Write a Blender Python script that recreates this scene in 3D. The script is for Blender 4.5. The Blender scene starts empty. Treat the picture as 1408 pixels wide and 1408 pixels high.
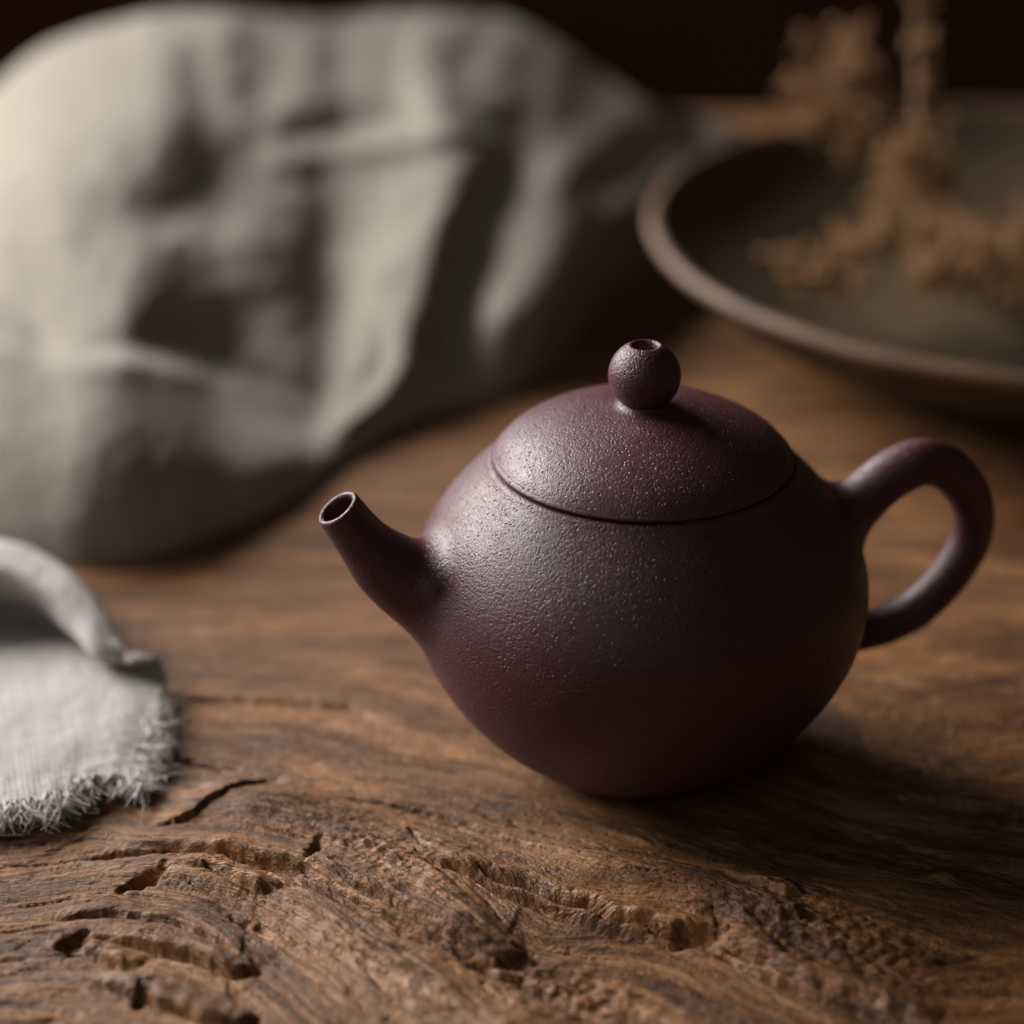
import bpy, math
import numpy as np

# ---------------------------------------------------------------- scene, camera, light
sc = bpy.context.scene
COL = sc.collection
sc.render.engine = 'CYCLES'
sc.cycles.use_denoising = True
sc.cycles.use_adaptive_sampling = False
sc.cycles.max_bounces = 8
sc.cycles.sample_clamp_indirect = 3.0

PITCH = math.radians(26)
cp, sp = math.cos(PITCH), math.sin(PITCH)
FOC = 1408 * 85 / 36                          # focal length in pixels of the photograph
RIGHT = np.array([1.0, 0, 0]); UP = np.array([0, sp, cp]); FWD = np.array([0, cp, -sp])
CAM = -((873 - 704) / FOC * .44 * RIGHT - (1030 - 704) / FOC * .44 * UP + .44 * FWD)

cam = bpy.data.cameras.new('camera')
cam.lens = 85; cam.sensor_width = 36; cam.clip_start = .01; cam.clip_end = 50
cam.dof.use_dof = True; cam.dof.focus_distance = .400; cam.dof.aperture_fstop = 6.0
cam.dof.aperture_blades = 0
cam_o = bpy.data.objects.new('camera', cam); COL.objects.link(cam_o)
cam_o.location = CAM; cam_o.rotation_euler = (math.pi / 2 - PITCH, 0, 0)
sc.camera = cam_o

world = bpy.data.worlds.new('World'); sc.world = world; world.use_nodes = True
bg = world.node_tree.nodes['Background']
bg.inputs['Color'].default_value = (1.0, .92, .84, 1); bg.inputs['Strength'].default_value = .034

def area_light(name, loc, target, w, h, power, col):
    l = bpy.data.lights.new(name, 'AREA'); l.shape = 'RECTANGLE'; l.size = w; l.size_y = h
    l.energy = power; l.color = col
    o = bpy.data.objects.new(name, l); COL.objects.link(o); o.location = loc
    d = np.array(target) - np.array(loc)
    from mathutils import Vector
    o.rotation_euler = Vector(d).to_track_quat('-Z', 'Y').to_euler()
    return o
area_light('window_light', (-1.07, .72, .70), (0, .04, .02), 1.30, .58, 64, (1.0, .96, .93))
area_light('front_fill', (-.55, -1.05, .75), (0, .05, .03), .90, .70, 1.5, (1.0, .92, .82))  # unseen dim fill lamp, added to lift the cloth's shaded front

sc.view_settings.view_transform = 'Standard'; sc.view_settings.look = 'None'
sc.view_settings.exposure = 0; sc.view_settings.gamma = 1

# ---------------------------------------------------------------- helpers
def ray(px, py):
    return FWD + (px - 704) / FOC * RIGHT + (704 - py) / FOC * UP
def on_height(px, py, z=0.0):                 # the point of the place seen at a pixel, given its height
    d = ray(px, py); t = (z - CAM[2]) / d[2]
    return CAM + t * d
def on_plane(px, py, nrm):                    # ... given an upright plane through the teapot's axis
    d = ray(px, py); t = -(CAM @ nrm) / (d @ nrm)
    return CAM + t * d

def hash2(ix, iy, seed):
    h = (ix.astype(np.int64) * 374761393 + iy.astype(np.int64) * 668265263 + seed * 982451653) & 0xffffffff
    h = ((h ^ (h >> 13)) * 1274126177) & 0xffffffff
    return (h ^ (h >> 16)) & 0xffffffff
def noise(x, y, seed=0):                      # gradient noise, about -1..1
    x = np.asarray(x, float) + 37.17 * seed; y = np.asarray(y, float) - 11.71 * seed
    x0 = np.floor(x); y0 = np.floor(y); fx = x - x0; fy = y - y0
    u = fx * fx * fx * (fx * (fx * 6 - 15) + 10); v = fy * fy * fy * (fy * (fy * 6 - 15) + 10)
    def g(i, j):
        a = hash2(x0 + i, y0 + j, seed) * (2 * math.pi / 4294967296.0)
        return np.cos(a) * (fx - i) + np.sin(a) * (fy - j)
    a = g(0, 0); b = g(1, 0); c = g(0, 1); d = g(1, 1)
    return 1.45 * ((a + (b - a) * u) + ((c + (d - c) * u) - (a + (b - a) * u)) * v)
def sstep(a, b, x):
    t = np.clip((x - a) / (b - a), 0, 1); return t * t * (3 - 2 * t)

def tps(P, V, smooth=0.0, scale=.05):         # thin-plate interpolation through scattered points
    P = np.asarray(P, float) / scale; V = np.asarray(V, float); n = len(P)
    k = lambda r2: .5 * r2 * np.log(r2 + 1e-12)
    K = k(((P[:, None] - P[None]) ** 2).sum(2)) + smooth * np.eye(n)
    Q = np.c_[np.ones(n), P]
    A = np.block([[K, Q], [Q.T, np.zeros((3, 3))]])
    s = np.linalg.solve(A, np.r_[V, 0, 0, 0])
    def f(x, y):
        x = np.asarray(x) / scale; y = np.asarray(y) / scale
        o = s[n] + s[n + 1] * x + s[n + 2] * y
        for i in range(n):
            o = o + s[i] * k((x - P[i, 0]) ** 2 + (y - P[i, 1]) ** 2)
        return o
    return f

def mesh_obj(name, verts, faces, mat, parent=None, uv=None, smooth=True):
    me = bpy.data.meshes.new(name)
    verts = np.asarray(verts, np.float32)
    if isinstance(faces, np.ndarray):
        n, m = faces.shape
        me.vertices.add(len(verts)); me.vertices.foreach_set('co', verts.ravel())
        me.loops.add(n * m); me.loops.foreach_set('vertex_index', faces.astype(np.int32).ravel())
        me.polygons.add(n)
        me.polygons.foreach_set('loop_start', np.arange(0, n * m, m, dtype=np.int32))
        me.update(calc_edges=True)
    else:
        me.from_pydata([tuple(map(float, v)) for v in verts], [], faces)
    if uv is not None:
        li = np.empty(len(me.loops), np.int32); me.loops.foreach_get('vertex_index', li)
        l = me.uv_layers.new(name='grain')
        l.data.foreach_set('uv', np.asarray(uv, np.float32)[li].ravel())
    me.validate()
    if smooth: me.polygons.foreach_set('use_smooth', np.ones(len(me.polygons), bool))
    me.materials.append(mat)
    o = bpy.data.objects.new(name, me); COL.objects.link(o)
    if parent: o.parent = parent
    return o
def grid_faces(nu, nv, wrap=False):           # nu rows of nv points
    i = np.arange(nu - 1)[:, None]; j = np.arange(nv if wrap else nv - 1)[None]
    j2 = (j + 1) % nv
    return np.stack([i * nv + j, i * nv + j2, (i + 1) * nv + j2, (i + 1) * nv + j], 2).reshape(-1, 4)
def empty(name, loc=(0, 0, 0)):
    o = bpy.data.objects.new(name, None); COL.objects.link(o); o.location = loc
    o.empty_display_size = .02; return o
def tag(o, label=None, cat=None, group=None, kind=None):
    for k, v in (('label', label), ('category', cat), ('group', group), ('kind', kind)):
        if v: o[k] = v
    return o
def catmull(pts, n):                          # smooth curve through points
    pts = np.asarray(pts, float); m = len(pts)
    s = np.r_[0, np.cumsum(np.linalg.norm(np.diff(pts[:, :3], axis=0), axis=1))]
    tt = np.linspace(0, s[-1], n)
    tan = np.gradient(pts, s, axis=0)
    i = np.clip(np.searchsorted(s, tt) - 1, 0, m - 2); h = (s[i + 1] - s[i])[:, None]; t = ((tt - s[i])[:, None]) / h
    return ((2*t**3-3*t**2+1)*pts[i] + (t**3-2*t**2+t)*h*tan[i] + (-2*t**3+3*t**2)*pts[i+1] + (t**3-t**2)*h*tan[i+1])
def lathe(prof, n=160):
    a = np.linspace(0, 2 * np.pi, n, endpoint=False)
    prof = np.asarray(prof, float)
    V = np.stack([prof[:, 0, None] * np.cos(a), prof[:, 0, None] * np.sin(a), np.repeat(prof[:, 1, None], n, 1)], 2)
    return V.reshape(-1, 3), grid_faces(len(prof), n, True)

# ---------------------------------------------------------------- materials
class Mat:
    def __init__(s, name):
        s.m = bpy.data.materials.new(name); s.m.use_nodes = True; s.t = s.m.node_tree
        s.b = s.t.nodes['Principled BSDF']
    def n(s, typ, **kw):
        nd = s.t.nodes.new(typ)
        for k, v in kw.items():
            if k in nd.inputs.keys() if isinstance(k, str) else False: pass
            setattr(nd, k, v)
        return nd
    def l(s, a, b): s.t.links.new(a, b)
    def coord(s, what='Object', scale=(1, 1, 1), uv=None):
        if uv:
            c = s.n('ShaderNodeUVMap', uv_map=uv); out = c.outputs[0]
        else:
            out = s.n('ShaderNodeTexCoord').outputs[what]
        mp = s.n('ShaderNodeMapping'); mp.inputs['Scale'].default_value = scale
        s.l(out, mp.inputs['Vector']); return mp.outputs[0]
    def noise(s, vec, scale, detail=3, rough=.55, dist=0):
        nd = s.n('ShaderNodeTexNoise'); nd.inputs['Scale'].default_value = scale
        nd.inputs['Detail'].default_value = detail; nd.inputs['Roughness'].default_value = rough
        nd.inputs['Distortion'].default_value = dist
        s.l(vec, nd.inputs['Vector']); return nd.outputs['Fac']
    def voro(s, vec, scale, feature='F1', out='Distance', rnd=1):
        nd = s.n('ShaderNodeTexVoronoi', feature=feature); nd.inputs['Scale'].default_value = scale
        nd.inputs['Randomness'].default_value = rnd
        s.l(vec, nd.inputs['Vector']); return nd.outputs[out]
    def ramp(s, fac, stops, interp='LINEAR'):
        nd = s.n('ShaderNodeValToRGB'); r = nd.color_ramp; r.interpolation = interp
        while len(r.elements) > len(stops): r.elements.remove(r.elements[-1])
        while len(r.elements) < len(stops): r.elements.new(1)
        for e, (p, c) in zip(r.elements, stops):
            e.position = p; e.color = (c, c, c, 1) if not hasattr(c, '__len__') else (*c, 1)
        s.l(fac, nd.inputs[0]); return nd.outputs[0]
    def mix(s, fac, a, b, mode='MIX'):
        nd = s.n('ShaderNodeMix', data_type='RGBA', blend_type=mode)
        for sock, v in ((nd.inputs[0], fac), (nd.inputs[6], a), (nd.inputs[7], b)):
            if hasattr(v, 'is_linked'): s.l(v, sock)
            elif hasattr(v, '__len__'): sock.default_value = (*v, 1)
            else: sock.default_value = v
        return nd.outputs[2]
    def math(s, op, a, b=0.0, c=None):
        nd = s.n('ShaderNodeMath', operation=op)
        for i, v in enumerate((a, b) if c is None else (a, b, c)):
            if hasattr(v, 'is_linked'): s.l(v, nd.inputs[i])
            else: nd.inputs[i].default_value = v
        return nd.outputs[0]
    def bump(s, height, dist, strength=1.0, prev=None):
        nd = s.n('ShaderNodeBump'); nd.inputs['Strength'].default_value = strength
        nd.inputs['Distance'].default_value = dist
        s.l(height, nd.inputs['Height'])
        if prev is not None: s.l(prev, nd.inputs['Normal'])
        return nd.outputs[0]
    def set(s, color=None, rough=None, normal=None, **kw):
        for k, v in (('Base Color', color), ('Roughness', rough), ('Normal', normal)):
            if v is None: continue
            sk = s.b.inputs[k]
            if hasattr(v, 'is_linked'): s.l(v, sk)
            elif hasattr(v, '__len__'): sk.default_value = (*v, 1)
            else: sk.default_value = v
        for k, v in kw.items(): s.b.inputs[k.replace('_', ' ')].default_value = v
        return s.m

def clay_material():
    m = Mat('purple_clay'); o = m.coord()
    big = m.noise(o, 60, 3, .5)
    mid = m.noise(o, 900, 3, .6)
    col = m.mix(m.ramp(big, [(.3, 0), (.7, 1)]), (.053, .0125, .0205), (.075, .0172, .0265))
    col = m.mix(m.ramp(mid, [(.35, 0), (.7, .45)]), col, (.072, .025, .030))
    # pale mineral grains, sparse
    v = m.voro(o, 2300); cellc = m.voro(o, 2300, out='Color')
    sep = m.n('ShaderNodeSeparateColor'); m.l(cellc, sep.inputs[0])
    pick = m.math('GREATER_THAN', sep.outputs[0], .90)
    dot = m.math('MULTIPLY', m.math('LESS_THAN', v, .20), pick)
    col = m.mix(m.math('MULTIPLY', dot, .45), col, (.20, .11, .10))
    # relief: orange-peel grain, small pits, faint scrape lines
    n1 = m.noise(o, 2100, 3, .55, .6)
    n2 = m.noise(o, 3800, 2, .5)
    pv = m.voro(o, 1350); pit = m.ramp(pv, [(.10, 0), (.33, 1)])
    pc = m.voro(o, 1350, out='Color'); sp2 = m.n('ShaderNodeSeparateColor'); m.l(pc, sp2.inputs[0])
    pitm = m.mix(m.math('GREATER_THAN', sp2.outputs[1], .45), (1, 1, 1), pit)
    ob = m.coord(scale=(1, 1, 3.2)); ln = m.noise(ob, 500, 3, .6)
    pol = m.noise(o, 75, 4, .6); pstr = m.ramp(pol, [(.34, .42), (.62, 1.0)])
    nb = m.bump(ln, .00016, .6)
    nb = m.bump(pitm, .00016, .8, nb)
    nb = m.bump(n1, .00020, .8, nb); nb.node.name = 'grain'; m.l(pstr, nb.node.inputs['Strength'])
    nb = m.bump(n2, .00008, .7, nb)
    rough = m.math('ADD', m.ramp(mid, [(.3, .34), (.75, .48)]), m.ramp(pol, [(.3, 0), (.7, .07)]))
    return m.set(col, rough, nb, Specular_IOR_Level=.50)

def wood_material():
    m = Mat('weathered_wood')
    g = m.coord(scale=(1, 1, 1), uv='grain')
    A = m.coord(scale=(26, 150, 1), uv='grain'); B = m.coord(scale=(60, 620, 1), uv='grain')
    Cc = m.coord(scale=(150, 2400, 1), uv='grain'); D = m.coord(scale=(260, 900, 1), uv='grain')
    nA = m.noise(A, 1, 4, .6, .5); nB = m.noise(B, 1, 4, .65, .8); nC = m.noise(Cc, 1, 3, .6, .3)
    nD = m.noise(D, 1, 3, .6)
    col = m.ramp(nA, [(.32, (.058, .026, .011)), (.46, (.150, .074, .032)), (.58, (.270, .140, .064)), (.72, (.350, .202, .102))])
    W_ = m.coord(scale=(14, 60, 1), uv='grain'); nW = m.noise(W_, 1, 3, .55, .6)
    col = m.mix(m.ramp(nW, [(.34, .45), (.50, 0)]), col, (.075, .036, .018))
    col = m.mix(m.ramp(nB, [(.30, .6), (.48, 0)]), col, (.062, .030, .015))
    col = m.mix(m.ramp(nB, [(.54, 0), (.78, .75)]), col, (.430, .265, .142))
    col = m.mix(m.ramp(nC, [(.30, .5), (.45, 0)]), col, (.055, .028, .015))
    col = m.mix(m.ramp(nC, [(.58, 0), (.76, .4)]), col, (.42, .29, .18))
    col = m.mix(m.ramp(nD, [(.60, 0), (.80, .35)]), col, (.250, .110, .050))
    # short dark slits between the fibres, dark mineral streaks
    E_ = m.coord(scale=(40, 900, 1), uv='grain'); nE = m.noise(E_, 1, 2, .5, 1.0)
    col = m.mix(m.ramp(nE, [(.66, 0), (.72, .85)]), col, (.030, .019, .013))
    S_ = m.coord(scale=(170, 1500, 1), uv='grain'); nS = m.noise(S_, 1, 2, .5, 1.2)
    slit = m.ramp(nS, [(.60, 0), (.68, 1)])
    col = m.mix(m.math('MULTIPLY', slit, .5), col, (.045, .024, .014))
    hs = m.n('ShaderNodeHueSaturation'); hs.inputs['Saturation'].default_value = 1.14; hs.inputs['Value'].default_value = .96; hs.inputs['Hue'].default_value = .495
    m.l(col, hs.inputs['Color']); col = hs.outputs[0]
    ob = m.coord(); iso = m.noise(ob, 1600, 3, .65); iso2 = m.noise(ob, 520, 3, .6)
    h1 = m.bump(nB, .0008, .8)
    h2 = m.bump(nC, .0004, .8, h1)
    h2 = m.bump(m.math('SUBTRACT', 1.0, slit), .00045, .9, h2)
    F_ = m.coord(scale=(900, 2600, 1), uv='grain'); nF = m.noise(F_, 1, 3, .6, .5)
    h3 = m.bump(nF, .00030, .9, h2)
    h3 = m.bump(iso2, .0005, .5, h3); h3 = m.bump(iso, .00022, .7, h3)
    rough = m.ramp(nB, [(.3, .62), (.7, .46)])
    return m.set(col, rough, h3, Specular_IOR_Level=.4)

def linen_material(name, c1, c2, thread, depth):
    m = Mat(name); k = math.pi * 2
    uvn = m.n('ShaderNodeUVMap', uv_map='grain')
    wob = m.noise(uvn.outputs[0], 160, 2, .5)
    sep = m.n('ShaderNodeSeparateXYZ'); m.l(uvn.outputs[0], sep.inputs[0])
    def wave(sk):
        a = m.math('MULTIPLY_ADD', sk, k / thread, m.math('MULTIPLY', wob, 6.0))
        return m.math('MULTIPLY_ADD', m.math('SINE', a), .5, .5)
    wx, wy = wave(sep.outputs[0]), wave(sep.outputs[1])
    weave = m.math('MAXIMUM', wx, wy)
    sl1 = m.coord(scale=(1 / (thread * 30), 1 / thread, 1), uv='grain'); s1 = m.noise(sl1, 1, 3, .6)
    sl2 = m.coord(scale=(1 / thread, 1 / (thread * 30), 1), uv='grain'); s2 = m.noise(sl2, 1, 3, .6)
    slub = m.math('MULTIPLY_ADD', s1, .5, m.math('MULTIPLY', s2, .5))
    col = m.mix(m.ramp(slub, [(.36, 0), (.62, 1)]), c1, c2)
    bl = m.noise(uvn.outputs[0], 14, 3, .55)
    col = m.mix(m.ramp(bl, [(.35, .30), (.65, 0)]), col, tuple(x * .78 for x in c1))
    f = m.noise(uvn.outputs[0], 2600, 3, .7)
    nb = m.bump(weave, depth, .8); nb = m.bump(slub, depth * 1.6, .8, nb); nb = m.bump(f, depth * .8, .7, nb)
    return m.set(col, .92, nb, Specular_IOR_Level=.15, Sheen_Weight=.12)

def plate_material():
    m = Mat('dark_stoneware'); o = m.coord()
    n1 = m.noise(o, 28, 4, .6); n2 = m.noise(o, 260, 3, .6)
    col = m.mix(m.ramp(n1, [(.3, 0), (.7, 1)]), (.054, .033, .016), (.086, .054, .027))
    col = m.mix(m.ramp(n2, [(.5, 0), (.75, .5)]), col, (.085, .063, .041))
    nb = m.bump(n2, .0004, .6)
    return m.set(col, .7, nb, Specular_IOR_Level=.2)
def rim_material():
    m = Mat('bare_clay_rim'); o = m.coord()
    n1 = m.noise(o, 90, 4, .65)
    col = m.mix(m.ramp(n1, [(.3, 0), (.7, 1)]), (.066, .032, .015), (.140, .078, .040))
    return m.set(col, .6, m.bump(n1, .0005, .6), Specular_IOR_Level=.4)
def plain_material(name, a, b, scale, rough=.8, bd=.0003, spec=.3):
    m = Mat(name); o = m.coord(); n1 = m.noise(o, scale, 3, .6)
    return m.set(m.mix(m.ramp(n1, [(.3, 0), (.7, 1)]), a, b), rough, m.bump(n1, bd, .6), Specular_IOR_Level=spec)

CLAY = clay_material(); WOOD = wood_material()
LINEN = linen_material('beige_linen', (.235, .205, .168), (.33, .293, .245), .0009, .00014)
NAPKIN = linen_material('grey_linen', (.36, .340, .316), (.50, .476, .447), .0010, .00012)
THREAD = plain_material('linen_thread', (.46, .43, .39), (.62, .585, .54), 900, .9)
STONE = plate_material(); RIM = rim_material()
BUD = plain_material('dried_blossom', (.175, .090, .038), (.37, .208, .098), 420, .85)
STEM = plain_material('dried_stem', (.16, .095, .055), (.28, .17, .10), 300, .8)
WALL = plain_material('dark_wall', (.011, .0036, .0022), (.017, .0052, .003), 6, .95, .001, 0.0)
DARK_CLAY = plain_material('dark_clay', (.030, .013, .014), (.040, .017, .018), 500, .7)  # darker clay tone, assigned to no object

# ---------------------------------------------------------------- dark wall behind the table
def backdrop():
    V = []; y0, y1 = 1.30, 1.36
    xs = np.linspace(-2.2, 2.4, 24); zs = np.linspace(-.9, 1.5, 14)
    Z, X = np.meshgrid(zs, xs, indexing='ij')
    front = np.stack([X, y0 + .004 * noise(X * 3, Z * 3, 5), Z], 2).reshape(-1, 3)
    back = np.stack([X, np.full_like(X, y1), Z], 2).reshape(-1, 3)
    F = grid_faces(14, 24); F2 = F[:, ::-1] + len(front)
    n, m = 14, 24; ring = [(0, j) for j in range(m)] + [(i, m-1) for i in range(1, n)] + [(n-1, j) for j in range(m-2, -1, -1)] + [(i, 0) for i in range(n-2, 0, -1)]
    r = np.array([i * m + j for i, j in ring]); r2 = np.roll(r, -1)
    side = np.stack([r2, r, r + len(front), r2 + len(front)], 1)
    o = mesh_obj('wall', np.r_[front, back], np.r_[F, F2, side], WALL)
    tag(o, kind='structure')
backdrop()

# ---------------------------------------------------------------- table: one weathered slab, carved grain
def graded(lo, hi, d_lo, d_hi, step, grow=1.12, cap=.02):
    core = np.arange(d_lo, d_hi, step); a = [d_lo]; b = [core[-1]]; s = step
    while a[-1] > lo: s = min(s * grow, cap); a.append(a[-1] - s)
    s = step
    while b[-1] < hi: s = min(s * grow, cap); b.append(b[-1] + s)
    a[-1] = lo; b[-1] = hi
    return np.r_[a[:0:-1], core, b[1:]]
TX0, TX1, TY0, TY1 = -.55, .62, -.34, .407

def gy(px, py): return on_height(px, py)[1]
flow = [  # traced grain lines of the slab: pixels, level
    ([(230, 960), (380, 964), (480, 973), (560, 1000)], 1000),
    ([(560, 1060), (760, 1102), (900, 1148), (1080, 1196), (1260, 1238), (1408, 1268)], 1060),
    ([(0, 1010), (210, 1040), (340, 1064), (560, 1105), (780, 1158), (1000, 1212), (1408, 1316)], 1105),
    ([(360, 1110), (560, 1150), (700, 1196), (900, 1256), (984, 1283), (1084, 1328), (1154, 1353), (1279, 1398)], 1150),
    ([(240, 1120), (400, 1140), (560, 1195), (640, 1240), (720, 1296)], 1195),
    ([(0, 1150), (150, 1143), (320, 1166), (420, 1202), (540, 1275), (620, 1310), (700, 1340), (850, 1400)], 1283),
    ([(0, 1205), (150, 1190), (300, 1212), (450, 1272), (600, 1352), (700, 1408)], 1332),
    ([(-60, 1255), (130, 1246), (260, 1262), (340, 1312), (420, 1370), (470, 1408)], 1440),
    ([(-60, 1330), (80, 1325), (200, 1342), (330, 1390)], 1540),
    ([(0, 860), (300, 850), (700, 850), (1100, 880), (1408, 905)], 858),
    ([(0, 700), (500, 690), (900, 690), (1408, 705)], 692),
    ([(1180, 1130), (1320, 1150), (1408, 1165)], 960),
]
fp, fv = [], []
for pts, lev in flow:
    v = gy(560, lev)
    for q in pts: fp.append(on_height(*q)[:2]); fv.append(v)
for x in (-.5, -.25, 0, .25, .55):
    for y in (.16, .3, .44): fp.append((x, y)); fv.append(y + .012 * math.sin(x * 9 + y * 7))
for x in (-.5, .55):
    for y in (-.3, -.12, .05): fp.append((x, y)); fv.append(y - .25 * x * (1 if x > 0 else .1))
PSI = tps(fp, fv, smooth=2e-3)

def poly_dist(X, Y, px):                      # signed distance to a traced line (+ is the far side) and place along it
    P = np.array([on_height(*q)[:2] for q in px]); best = np.full(X.shape, 9.0); sg = np.zeros(X.shape); al = np.zeros(X.shape)
    L = np.r_[0, np.cumsum(np.linalg.norm(np.diff(P, axis=0), axis=1))]
    for i in range(len(P) - 1):
        d = P[i + 1] - P[i]; l = np.linalg.norm(d); d = d / l
        u = (X - P[i, 0]) * d[0] + (Y - P[i, 1]) * d[1]
        uc = np.clip(u, 0, l)
        dx = X - P[i, 0] - uc * d[0]; dy = Y - P[i, 1] - uc * d[1]
        r = np.hypot(dx, dy); s = np.where(dy * d[0] - dx * d[1] >= 0, 1.0, -1.0)
        k = r < best
        best = np.where(k, r, best); sg = np.where(k, s, sg); al = np.where(k, (L[i] + uc) / L[-1], al)
    return best * sg, al, best

def table_height(X, Y, psi, phi):
    mm = .001
    front = sstep(.035, -.045, Y + .05 * noise(X / .05, Y / .05, 3) * .3)       # deep relief towards the viewer
    under = np.clip(1 - ((X / .05) ** 2 + ((Y) / .05) ** 2), 0, 1)
    w = noise(X / .02, Y / .02, 9) * .0015
    p = psi + w; f = phi
    h = .55 * noise(f / .07, p / .020, 1) * (.35 + .9 * front)
    h += .38 * noise(f / .035, p / .0075, 2) * (.4 + front)
    rz = sstep(-.1, .45, noise(f / .05, p / .012, 21)) * .8 + .2              # rough patches
    h += .20 * noise(f / .014, p / .0026, 4) * (.45 + .9 * front) * rz
    h += .15 * noise(f / .006, p / .0012, 5) * (.5 + .8 * front) * rz
    h += .09 * noise(f / .0022, p / .0007, 6) * (.4 + front) * rz
    h += .16 * noise(f / .004, p / .0024, 7) * front * sstep(.1, .6, noise(f / .03, p / .01, 22))
    cr = sstep(.88, .99, 1 - np.abs(noise(f / .030, p / .0042, 8))) * sstep(.12, .5, noise(f / .02, p / .006, 23))
    h -= .75 * cr * (.35 + .65 * front)
    cr2 = sstep(.90, .99, 1 - np.abs(noise(f / .011, p / .0018, 18))) * sstep(.0, .5, noise(f / .012, p / .005, 24))
    h -= .38 * cr2 * (.3 + .7 * front)
    q = 2.6 * noise(f / .034, p / .0085, 51) + .35 * noise(f / .008, p / .0022, 52) + .15 * noise(f / .003, p / .001, 53)
    fr = q - np.floor(q); ter = np.floor(q) + sstep(.80, 1.0, fr)
    h += .30 * ter * front * sstep(-.25, .35, noise(f / .06, p / .018, 54))
    q = 2.2 * noise(f / .012, p / .0030, 55) + .3 * noise(f / .003, p / .001, 56)
    fr = q - np.floor(q); ter = np.floor(q) + sstep(.75, 1.0, fr)
    h += .20 * ter * (.15 + .85 * front) * sstep(-.1, .4, noise(f / .03, p / .010, 57))
    def region(px, pad):
        P = np.array([on_height(*q)[:2] for q in px])
        return (X > P[:, 0].min() - pad) & (X < P[:, 0].max() + pad) & (Y > P[:, 1].min() - pad) & (Y < P[:, 1].max() + pad)
    jag = .0007 * noise(f / .009, p / .006, 31) + .00035 * noise(f / .003, p / .0018, 32) + .00015 * noise(f / .0012, p / .0008, 33)
    def ledge(px, hh, wf, ws, tip=.10, tail=.5):   # raised tongue: gentle far side, steep near side, rounded end
        k = region(px, .03)
        d, a, r = poly_dist(X[k], Y[k], px); d = d + jag[k] * .8
        env = sstep(0, tail, a) * np.sqrt(np.clip((1 - a) / tip, 0, 1))
        d = d + ws * .8
        prof = np.where(d > 0, np.exp(-(d / wf) ** 2), np.sqrt(np.clip(1 - (d / ws) ** 2, 0, 1)))
        endc = np.where((a > .9995) | (a < .0005), 0, 1)
        vary = 1 + .25 * noise(a * 9, d / .004, 37)
        h[k] += 1.35 * hh * prof * env * endc * vary
        h[k] -= .85 * hh * np.minimum(env * 1.5, 1) * np.exp(-((d + ws * 1.15) / (ws * .38)) ** 2) * endc
    def hump(px, hh, w, ends=.3):
        k = region(px, .04)
        d, a, r = poly_dist(X[k], Y[k], px)
        d = d + jag[k] * 1.5; wd = np.where(d > 0, w * 1.25, w * .55)
        h[k] += 1.25 * hh * np.exp(-(d / wd) ** 2) * sstep(0, ends, a) * sstep(1, 1 - ends, a) * np.where((a > .999) | (a < .001), 0, 1)
    def groove(px, dep, w, ends=.15):
        k = region(px, .02)
        d, a, r = poly_dist(X[k], Y[k], px); r = np.abs(d + jag[k])
        h[k] -= 1.35 * dep * np.exp(-(r / w) ** 2) * sstep(0, ends, a) * sstep(1, 1 - ends, a)
    def pit(px, py, dep, a, b, ang=-35):
        c = on_height(px, py); t = math.radians(ang)
        k = (np.abs(X - c[0]) < .03) & (np.abs(Y - c[1]) < .03)
        x = X[k] - c[0] + jag[k]; y = Y[k] - c[1] + jag[k] * .7
        u = x * math.cos(t) + y * math.sin(t); v = -x * math.sin(t) + y * math.cos(t)
        e = np.sqrt((u / a) ** 2 + (v / b) ** 2)
        e = e * (1 + .35 * noise(X[k] / .0022, Y[k] / .0016, 51)); h[k] -= dep * sstep(1.3, .35, e)
    # tongues
    hump([(200, 1105), (330, 1120), (450, 1150), (560, 1195), (640, 1245), (740, 1300)], 3.2, .0080)
    hump([(60, 1195), (220, 1190), (380, 1235), (520, 1315), (640, 1380), (760, 1440)], 2.3, .0095)
    hump([(700, 1160), (850, 1200), (1000, 1245), (1150, 1290), (1330, 1340)], 1.9, .009)
    ledge([(380, 1150), (450, 1180), (540, 1222), (620, 1266), (690, 1302), (722, 1300)], 1.6, .0070, .0030, .2, .5)
    ledge([(540, 1160), (650, 1188), (740, 1218), (830, 1246), (920, 1268), (980, 1264)], 1.7, .0052, .0030, .22, .55)
    ledge([(150, 1146), (320, 1170), (420, 1204), (490, 1245), (560, 1285), (640, 1318), (720, 1345)], 1.5, .006, .0016, .3, .3)
    ledge([(100, 1265), (220, 1288), (280, 1306), (330, 1324), (346, 1318)], 1.35, .0050, .0018, .10, .5)
    ledge([(130, 1330), (230, 1365), (290, 1388), (325, 1392), (334, 1384)], 1.2, .0060, .0018, .10, .4)
    ledge([(40, 1258), (150, 1248), (240, 1262), (300, 1285), (370, 1320)], .8, .006, .0012, .3, .3)
    ledge([(960, 1270), (1084, 1335), (1154, 1362), (1290, 1405)], 1.6, .006, .0018, .25, .3)
    ledge([(1010, 1214), (1060, 1226), (1085, 1236), (1098, 1234)], 1.1, .0028, .0010, .15, .5)
    ledge([(1040, 1262), (1075, 1272), (1105, 1272)], .9, .0026, .0009, .2, .4)
    ledge([(205, 1142), (245, 1137), (290, 1112), (330, 1092), (366, 1073)], .8, .0050, .0005, .2, .2)
    ledge([(620, 1400), (760, 1440), (900, 1480)], 1.2, .008, .002, .3, .3)
    ledge([(240, 1190), (300, 1200), (360, 1228), (390, 1232)], 1.0, .0030, .0012, .2, .4)
    ledge([(60, 1290), (120, 1300), (170, 1322), (200, 1328)], 1.2, .0030, .0012, .2, .4)
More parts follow.
